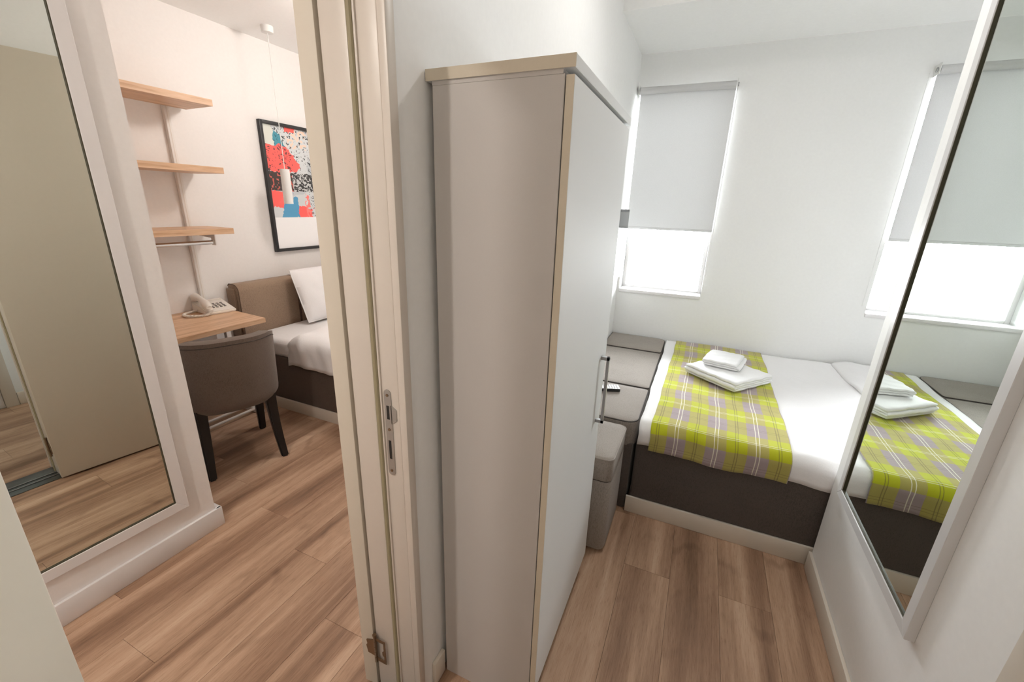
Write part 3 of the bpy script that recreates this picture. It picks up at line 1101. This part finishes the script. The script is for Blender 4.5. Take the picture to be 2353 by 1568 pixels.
# headboard: recessed side panel and three front pads folded over the top
hbp = box('headboard_panel', XW + 0.006, -2.905, 1.838, YW - 0.04, 0.0, 0.842, M['headb'], lb, 0.006, 2)
for (a, b) in ((1.852, 2.322), (2.330, 2.80), (2.808, 3.29)):
    def sect(r):
        X0, X1, Z0, Z1 = XW + 0.012, -2.872, 0.36, 0.872
        p = [(X0, Z1 - 0.05), (X0, Z1 - 0.012), (X0 + 0.012, Z1)]
        R_ = 0.05
        p += [(X1 - R_ + R_ * math.sin(t), Z1 - R_ + R_ * math.cos(t)) for t in np.linspace(0, PI / 2, 7)]
        p += [(X1, Z0), (X1 - 0.025, Z0), (X1 - 0.03, Z1 - 0.05)]
        return p
    mb = MB().prism(sect(0), 'y', a, b)
    bmesh.ops.bevel(mb.bm, geom=[e_ for e_ in mb.bm.edges if abs(e_.verts[0].co.y - e_.verts[1].co.y) < 1e-6], offset=0.004, segments=2, affect='EDGES')
    pad = mb.build('headboard_pad', M['headb'], lb, smooth=40)
    for yy in (a + 0.002, b - 0.002):
        s_ = sect(0)[1:11]
        MB().tube([(x, yy, z) for x, z in s_], 0.0032, 6).build('piping', M['pipe_brown'], pad)
pillow('pillow', (-2.755, 2.575, 0.735), 0.41, 0.68, 0.17, (0.0, math.radians(70), 0.0), 'plump white pillow leaning against the brown headboard')

# desk
dk = empty('desk', (-2.70, 1.33, 0))
props(dk, 'light oak desk top on white metal frame by the chair', 'desk')
DX1, DY1, DZ = -2.437, 1.712, 0.732
mb = MB()
z0, z1 = DZ - 0.028, DZ
pl = [(XW + 0.002, 0.945), (DX1, 0.945), (DX1, DY1), (XW + 0.002, DY1 + 0.045)]
mb.prism(pl, 'z', z0, z1)
mb.build('desk_top', M['oak'], dk)
box('edge_strip', DX1 - 0.0002, DX1 + 0.001, 0.946, DY1, z0 + 0.0006, z1 - 0.0006, M['oak'], dk)
def leg_frame(y):
    e1 = MB()
    e1.box(-2.905, -2.875, y - 0.015, y + 0.015, 0.03, DZ - 0.028, 0.002)
    e1.build('leg', M['white_metal'], dk)
    e2_ = MB()
    e2_.prism([(-2.96, 0.004), (-2.66, 0.004), (-2.66, 0.018), (-2.69, 0.034), (-2.96, 0.034)], 'y', y - 0.018, y + 0.018)
    e2_.build('foot', M['white_metal'], dk)
    box('support_arm', -2.96, -2.60, y - 0.012, y + 0.012, DZ - 0.056, DZ - 0.028, M['white_metal'], dk, 0.002)
for y in (1.05, 1.742):
    leg_frame(y)
MB().tube([(-2.715, 1.05, 0.030), (-2.715, 1.742, 0.030)], 0.0085, 10).build('crossbar', M['white_metal'], dk)
MB().tube([(-2.80, 1.05, 0.030), (-2.80, 1.742, 0.030)], 0.0085, 10).build('crossbar', M['white_metal'], dk)
box('crossbar', -2.90, -2.88, 1.05, 1.742, 0.62, 0.65, M['white_metal'], dk, 0.002)
box('wastepaper_panel', -2.955, -2.94, 1.10, 1.70, 0.40, DZ - 0.06, M['white_metal'], dk, 0.002)

# shelving
up = empty('wall_rail', (XW, 1.675, 0.73))
props(up, 'white vertical shelf support rail on the wall above desk', 'shelf rail')
box('rail', XW + 0.0005, XW + 0.026, 1.662, 1.690, 0.735, 1.945, M['white_metal'], up, 0.002)
box('rail_slot', XW + 0.0255, XW + 0.0265, 1.674, 1.678, 0.76, 1.94, M['trim'], up)
for i, (zt, lab) in enumerate(((1.972, 'topmost light oak wall shelf above the desk'), (1.612, 'middle light oak wall shelf above the desk'), (1.263, 'lowest light oak wall shelf with chrome rail beneath it'))):
    s = empty('wall_shelf', (XW, 1.36, zt))
    props(s, lab, 'shelf', 'oak wall shelves above the desk')
    mb = MB()
    mb.prism([(XW + 0.027 if False else XW + 0.0275, 0.945), (-2.687, 0.945), (-2.687, 1.771), (XW + 0.0275, 1.783)], 'z', zt - 0.034, zt)
    mb.build('shelf_board', M['oak'], s)
    box('edge_strip', -2.6872, -2.6860, 0.946, 1.7705, zt - 0.0335, zt - 0.0005, M['oak'], s)
    if i == 2:
        br = MB().prism([(XW + 0.027, zt - 0.034), (-2.765, zt - 0.034), (-2.765, zt - 0.105), (-2.80, zt - 0.105), (-2.80, zt - 0.062), (XW + 0.03, zt - 0.05)], 'y', 1.695, 1.700)
        br.build('rail_bracket', M['white_metal'], s)
rl = empty('hanging_rail', (-2.785, 1.33, 1.176))
props(rl, 'chrome hanging rail under the lowest oak shelf', 'clothes rail')
MB().tube([(-2.785, 0.95, 1.176), (-2.785, 1.694, 1.176)], 0.0125, 18).build('tube', M['chrome'], rl)
MB().tube([(-2.785, 1.688, 1.176), (-2.785, 1.6945, 1.176)], 0.015, 18).build('end_cap', M['white_metal'], rl)

# telephone
ph = empty('telephone', (-2.862, 1.672, DZ), math.radians(-9))
props(ph, 'ivory push-button telephone on the oak desk', 'telephone')
mb = MB().prism([(-0.105, 0.0), (0.105, 0.0), (0.105, 0.018), (0.085, 0.024), (-0.09, 0.062), (-0.105, 0.058)], 'y', -0.085, 0.085)
bmesh.ops.bevel(mb.bm, geom=mb.bm.edges[:], offset=0.005, segments=2, affect='EDGES')
mb.build('body', M['plastic'], ph, local=True)
def top_z(x):
    return 0.024 + (0.085 - x) / 0.175 * 0.038
tilt = Matrix.Rotation(math.atan2(0.038, 0.175), 4, 'Y')
for i in range(4):
    for j in range(4):
        x, y = 0.048 - i * 0.019, -0.022 + j * 0.0225
        mt = Matrix.Translation((x, y, top_z(x) + 0.002)) @ tilt
        kx = MB().box(-0.0048, 0.0048, -0.0062, 0.0062, -0.003, 0.0025, 0.001, 1, mat=mt)
        kx.build('key', M['key'], ph, local=True)
mt = Matrix.Translation((-0.07, 0.03, top_z(-0.07))) @ tilt
MB().box(-0.006, 0.006, -0.045, 0.045, -0.002, 0.0012, 0.0005, 1, mat=mt).build('card_window', M['trim'], ph, local=True)
# handset along the left side
hp = []
for t in np.linspace(0, 1, 15):
    x = -0.112 + 0.205 * t
    hp.append((x, -0.064, top_z(x) + 0.022 + 0.018 * math.sin(PI * t)))
rad = [0.017, 0.024, 0.026, 0.025, 0.022, 0.019, 0.018, 0.018, 0.018, 0.019, 0.022, 0.025, 0.026, 0.024, 0.016]
hs = MB().tube(hp, rad, 16).build('handset', M['plastic'], ph, local=True, smooth=60)
MB().tube([(0.085, -0.064, 0.022), (0.085, -0.064, 0.045)], 0.021, 14).build('mouthpiece', M['plastic'], hs, local=True)
MB().tube([(-0.095, -0.064, 0.062), (-0.095, -0.064, 0.085)], 0.021, 14).build('earpiece', M['plastic'], hs, local=True)
# coiled cord: helix along a loop lying on the desk
loop = []
ctrl = [(0.100, -0.052, 0.030), (0.125, -0.090, 0.012), (0.118, -0.135, 0.011), (0.085, -0.175, 0.011), (0.035, -0.185, 0.011), (0.0, -0.165, 0.011), (-0.02, -0.125, 0.011), (-0.03, -0.09, 0.014)]
def cr_pt(P, t):
    n = len(P) - 1
    i = min(int(t * n), n - 1)
    f = t * n - i
    p0, p1, p2, p3 = (Vector(P[max(0, min(n, k))]) for k in (i - 1, i, i + 1, i + 2))
    return 0.5 * ((2 * p1) + (p2 - p0) * f + (2 * p0 - 5 * p1 + 4 * p2 - p3) * f * f + (3 * p1 - p0 - 3 * p2 + p3) * f ** 3)
turns, steps = 55, 55 * 8
hel = []
for i in range(steps + 1):
    t = i / steps
    p = cr_pt(ctrl, t)
    d = (cr_pt(ctrl, min(1, t + 0.01)) - cr_pt(ctrl, max(0, t - 0.01))).normalized()
    u = d.cross(Vector((0, 0, 1))).normalized()
    v_ = d.cross(u)
    a = 2 * PI * turns * t
    hel.append(p + (u * math.cos(a) + v_ * math.sin(a)) * 0.0058)
MB().tube(hel, 0.0024, 6).build('coiled_cord', M['plastic'], ph, local=True, smooth=60)

# tub chair
CHX, CHY = -2.350, 1.366
ch = empty('tub_chair', (CHX, CHY, 0), math.atan2(0.37, -0.93) - PI / 2)   # local +y points toward the desk
props(ch, 'mushroom grey tub chair with black legs at the desk', 'chair')
def shell_pt(t, r):
    """plan curve of the tub, t 0..1 from right front round the back to left front"""
    ang = math.radians(-35 + 250 * t) 
    # back is at local -y
    a = math.radians(25) - t * math.radians(230)
    cx, cy = math.cos(a), math.sin(a)
    n = 2.7
    q = (abs(cx / 0.246) ** n + abs(cy / 0.256) ** n) ** (-1 / n)
    return Vector((cx * q, cy * q, 0))
NT_ = 44
def shell(u, v, inner=False):
    p = shell_pt(u, 0)
    arm = max(0.0, 1 - min(u, 1 - u) / 0.30)
    top = 0.762 - 0.15 * arm ** 1.3
    z = 0.352 + (top - 0.352) * v
    # slight flare upward, tuck under at the bottom
    k = 0.97 + 0.03 * v - 0.14 * (max(0, 0.15 - v) / 0.15) ** 2
    back = max(0.0, -p.y / 0.262)
    out = Vector((p.x * k, p.y * k - 0.03 * back * v, z))
    return out
mb = MB().grid(lambda u, v: shell(u, v), NT_, 18)
sh = mb.build('backrest', M['chair'], ch, local=True, smooth=60)
md = sh.modifiers.new('thickness', 'SOLIDIFY')
md.thickness = 0.055
md.offset = -1.0
bv = sh.modifiers.new('round', 'BEVEL')
bv.width = 0.014
bv.segments = 3
bv.limit_method = 'ANGLE'
bv.angle_limit = math.radians(50)
MB().tube([shell(u, 0.945) * 1.0 + Vector((0, 0, 0)) for u in np.linspace(0.01, 0.99, 50)], 0.0024, 6).build('seam', M['pipe_dark'], sh, local=True)
mb = MB()
def seat_ring(k, z):
    return [mb.bm.verts.new((p.x * k, p.y * k, z)) for p in [shell_pt(t, 0) for t in np.linspace(0, 1, 33)]]
rings = [seat_ring(0.80, 0.35), seat_ring(0.80, 0.47), seat_ring(0.77, 0.492), seat_ring(0.70, 0.50)]
for q in range(3):
    for k in range(33):
        mb.bm.faces.new((rings[q][k], rings[q][(k + 1) % 33], rings[q + 1][(k + 1) % 33], rings[q + 1][k]))
mb.bm.faces.new(rings[-1])
mb.bm.faces.new(rings[0][::-1])
mb.build('seat', M['chair'], ch, local=True, smooth=45)
# sabre legs
def leg(x, y, sx, sy, out):
    mb = MB()
    n = 10
    prev = None
    rings = []
    for i in range(n + 1):
        t = i / n
        z = 0.385 * (1 - t)
        k = out * t ** 1.8
        cx, cy = x + sx * k, y + sy * k
        h = 0.027 - 0.009 * t
        rings.append([mb.bm.verts.new((cx + a * h, cy + b * h, z)) for a, b in ((-1, -1), (1, -1), (1, 1), (-1, 1))])
    for i in range(n):
        for k in range(4):
            mb.bm.faces.new((rings[i][k], rings[i][(k + 1) % 4], rings[i + 1][(k + 1) % 4], rings[i + 1][k]))
    mb.bm.faces.new(rings[0])
    mb.bm.faces.new(rings[-1][::-1])
    bmesh.ops.recalc_face_normals(mb.bm, faces=mb.bm.faces[:])
    bmesh.ops.bevel(mb.bm, geom=[e for e in mb.bm.edges if abs(e.verts[0].co.z - e.verts[1].co.z) > 0.01 or e.verts[0].co.z < 0.002 and e.verts[1].co.z < 0.002], offset=0.006, segments=2, affect='EDGES')
    return mb.build('leg', M['black'], ch, local=True, smooth=40)
leg(0.165, -0.155, 0.2, -1.0, 0.07)
leg(-0.165, -0.155, -0.2, -1.0, 0.07)
leg(0.175, 0.19, 0.0, 1.0, 0.015)
leg(-0.175, 0.19, 0.0, 1.0, 0.015)

# framed abstract picture
PY0, PY1, PZ0, PZ1 = 2.257, 2.930, 1.056, 1.972
pc = empty('framed_picture', (XW, (PY0 + PY1) / 2, PZ0))
props(pc, 'black-framed abstract print in coral, blue and grey', 'picture')
fw = 0.022
fx0, fx1 = XW + 0.001, XW + 0.030
for (a, b, c, d) in ((PY0, PY0 + fw, PZ0, PZ1), (PY1 - fw, PY1, PZ0, PZ1), (PY0 + fw, PY1 - fw, PZ0, PZ0 + fw), (PY0 + fw, PY1 - fw, PZ1 - fw, PZ1)):
    box('frame_rail', fx0, fx1, a, b, c, d, M['black_frame'], pc, 0.0015)
NU, NV = 230, 320
rs = np.random.RandomState(3)
def vnoise(w_, h_, cell, seed):
    r = np.random.RandomState(seed)
    gx, gy = int(w_ / cell) + 3, int(h_ / cell) + 3
    g = r.rand(gx, gy)
    x = np.arange(w_ + 1) / cell
    y = np.arange(h_ + 1) / cell
    xi, yi = x.astype(int), y.astype(int)
    fx, fy = x - xi, y - yi
    fx, fy = fx * fx * (3 - 2 * fx), fy * fy * (3 - 2 * fy)
    a = g[np.ix_(xi, yi)]; b = g[np.ix_(xi + 1, yi)]; c = g[np.ix_(xi, yi + 1)]; d = g[np.ix_(xi + 1, yi + 1)]
    fx = fx[:, None]; fy = fy[None, :]
    return a * (1 - fx) * (1 - fy) + b * fx * (1 - fy) + c * (1 - fx) * fy + d * fx * fy
n4 = vnoise(NU, NV, 2.6, 1); n8 = vnoise(NU, NV, 5, 2); n20 = vnoise(NU, NV, 16, 5); n60 = vnoise(NU, NV, 50, 8)
U_, V_ = np.meshgrid(np.linspace(0, 1, NU + 1), np.linspace(0, 1, NV + 1), indexing='ij')   # V down
col = np.zeros((NU + 1, NV + 1, 3))
def C3(r, g, b):
    return np.array(lin((r, g, b))[:3])
wu = U_ + 0.05 * (n20 - 0.5) + 0.02 * (n8 - .5)
wv = V_ + 0.04 * (vnoise(NU, NV, 16, 11) - 0.5) + 0.015 * (vnoise(NU, NV, 5, 12) - .5)
col[:] = C3(208, 212, 214)
def put(mask, c):
    col[mask] = c
put(n60 > 0.62, C3(190, 196, 200))
spk = (0.6 * n4 + 0.4 * n8)
put((V_ < 0.37) & (spk < 0.31), C3(96, 100, 104))
put((V_ < 0.37) & (spk < 0.25), C3(40, 42, 46))
put((V_ < 0.16) & (U_ > 0.3) & (n8 > 0.62), C3(240, 208, 190))
put((wu < 0.14) & (V_ < 0.17), C3(214, 216, 208))
put((wu > 0.14) & (wu < 0.16 + wv * 0.75) & (wv > 0.05) & (wv < 0.21), C3(66, 140, 158))
put((wu > 0.14) & (wu < 0.16 + wv * 0.75) & (wv > 0.05) & (wv < 0.21) & (spk < 0.4), C3(30, 70, 82))
put((wu > 0.30) & (wu < 0.42) & (wv < 0.04), C3(244, 100, 92))
cor = C3(250, 98, 92)
put((wv > 0.155) & (wv < 0.36) & (wu < 0.30 + 0.14 * np.sin(np.clip((wv - 0.155) / 0.2, 0, 1) * 2.2)), cor)
put((wv > 0.155) & (wv < 0.36) & (wu < 0.36) & (spk < 0.33), C3(92, 52, 52))
bandm = (V_ > 0.362 + 0.01 * (n8 - .5)) & (V_ < 0.515 + 0.01 * (n8 - .5))
put(bandm, C3(196, 198, 198))
put(bandm & (spk < 0.52), C3(44, 44, 46))
put(bandm & (U_ < 0.33), C3(58, 48, 46))
put(bandm & (U_ < 0.33) & (n8 > 0.66), C3(196, 96, 84))
put((wv > 0.515) & (wv < 0.665) & (wu < 0.20 - 0.5 * np.clip(wv - 0.62, 0, 1)), cor)
put((wv > 0.535) & (wv < 0.75) & (wu > 0.20 - 0.4 * np.clip(wv - 0.58, 0, 1)) & (wu < 0.37) & (wv > 0.60 + 0.1 * np.sin(wu * 14) * 0.4), C3(80, 150, 190))
put((wv > 0.52) & (wv < 0.60) & (wu > 0.22) & (wu < 0.30), C3(170, 176, 186))
put((wv > 0.655) & (wu > 0.37) & (wu < 0.62 - 0.1 * n8), cor)
put((V_ > 0.53) & (V_ < 0.74) & (wu > 0.48) & (wu < 0.56) & (n8 > 0.55), C3(246, 130, 124))
put((V_ > 0.53) & (V_ < 0.74) & (U_ > 0.55) & (U_ < 0.68) & (spk < 0.34), C3(120, 124, 128))
put((V_ > 0.70) & (U_ > 0.83), cor)
put(V_ > 0.735, C3(246, 246, 247))
put((V_ > 0.735) & (n60 > 0.72) & (U_ > .3), C3(244, 238, 240))
me = bpy.data.meshes.new('print')
y_ = PY0 + fw + (PY1 - PY0 - 2 * fw) * U_.ravel() - wloc(pc).y
z_ = PZ1 - fw - (PZ1 - PZ0 - 2 * fw) * V_.ravel() - wloc(pc).z
verts = np.column_stack([np.full(y_.shape, 0.012), y_, z_])
ii, jj = np.meshgrid(np.arange(NU), np.arange(NV), indexing='ij')
b0 = (ii * (NV + 1) + jj).ravel()
faces = np.column_stack([b0, b0 + 1, b0 + NV + 2, b0 + NV + 1])
me.from_pydata(verts.tolist(), [], faces.tolist())
at = me.color_attributes.new('ink', 'FLOAT_COLOR', 'POINT')
rgba = np.ones((verts.shape[0], 4), dtype=np.float32)
rgba[:, :3] = col.reshape(-1, 3)
at.data.foreach_set('color', rgba.ravel())
me.materials.append(M['art'])
o = bpy.data.objects.new('print', me)
C.objects.link(o)
o.parent = pc

# pendant lamp
px, py = -2.724, 2.222
pd = empty('pendant_lamp', (px, py, ZL))
props(pd, 'slim white cylinder pendant lamp in front of the picture', 'lamp')
MB().tube([(px, py, ZL), (px, py, ZL - 0.004), (px, py, ZL - 0.036), (px, py, ZL - 0.038)], [0.036, 0.037, 0.035, 0.030], 24).build('ceiling_rose', M['white_plastic'], pd)
MB().tube([(px, py, ZL - 0.036), (px, py, 1.64)], 0.0024, 8).build('cord', M['white_plastic'], pd)
mb = MB()
rr = 0.030
mb.tube([(px, py, 1.640), (px, py, 1.412)], rr, 28, cap=False)
mb.tube([(px, py, 1.414), (px, py, 1.638)], rr - 0.003, 28, cap=False)
mb.build('shade', M['white_plastic'], pd)
MB().tube([(px, py, 1.639), (px, py, 1.634)], rr - 0.001, 28).build('shade_cap', M['white_plastic'], pd)

# ceiling lights out of the frame: entry downlight and two added fills
LAMP_TEXT = ['recessed round downlight over the entry of the left room',  'unseen fill light added behind the near door leaf', 'unseen fill light added above floor beside ottoman']
for i, (loc, pw, colr, dia) in enumerate(LAMPS):
    e = empty('downlight', loc)
    props(e, LAMP_TEXT[i], 'downlight', 'ceiling downlights')
    x, y, z = loc
    r = dia / 2
    MB().tube([(x, y, z), (x, y, z - 0.006)], [r + 0.012, r + 0.008], 24, cap=False).build('trim_ring', M['white_plastic'], e)
    MB().tube([(x, y, z - 0.001), (x, y, z - 0.003)], r + 0.004, 24).build('diffuser', M['lamp'], e)
    l = area('downlight_and_fill_beam', (0, 0, -0.012), dia, pw, colr)
    l.parent = e
# glowing globe added unseen behind the door post to brighten left room and ceiling
gx, gy = -1.75, 2.30
gl = empty('fill_globe', (gx, gy, ZL))
props(gl, 'unseen glowing globe added as fill above the brown bed', 'lamp')
MB().tube([(gx, gy, ZL), (gx, gy, ZL - 0.012), (gx, gy, ZL - 0.03)], [0.07, 0.07, 0.05], 24).build('ceiling_plate', M['white_plastic'], gl)
mb = MB()
t = bmesh.new()
bmesh.ops.create_uvsphere(t, u_segments=24, v_segments=14, radius=0.10, matrix=Matrix.Translation((gx, gy, ZL - 0.125)))
mb._add(t)
mb.build('globe', emit_mat('fill_globe_glow', (WARM[0], WARM[1], WARM[2], 1), 76), gl, smooth=80)
for o in list(bpy.data.objects):
    if '_loc' in o:
        del o['_loc']
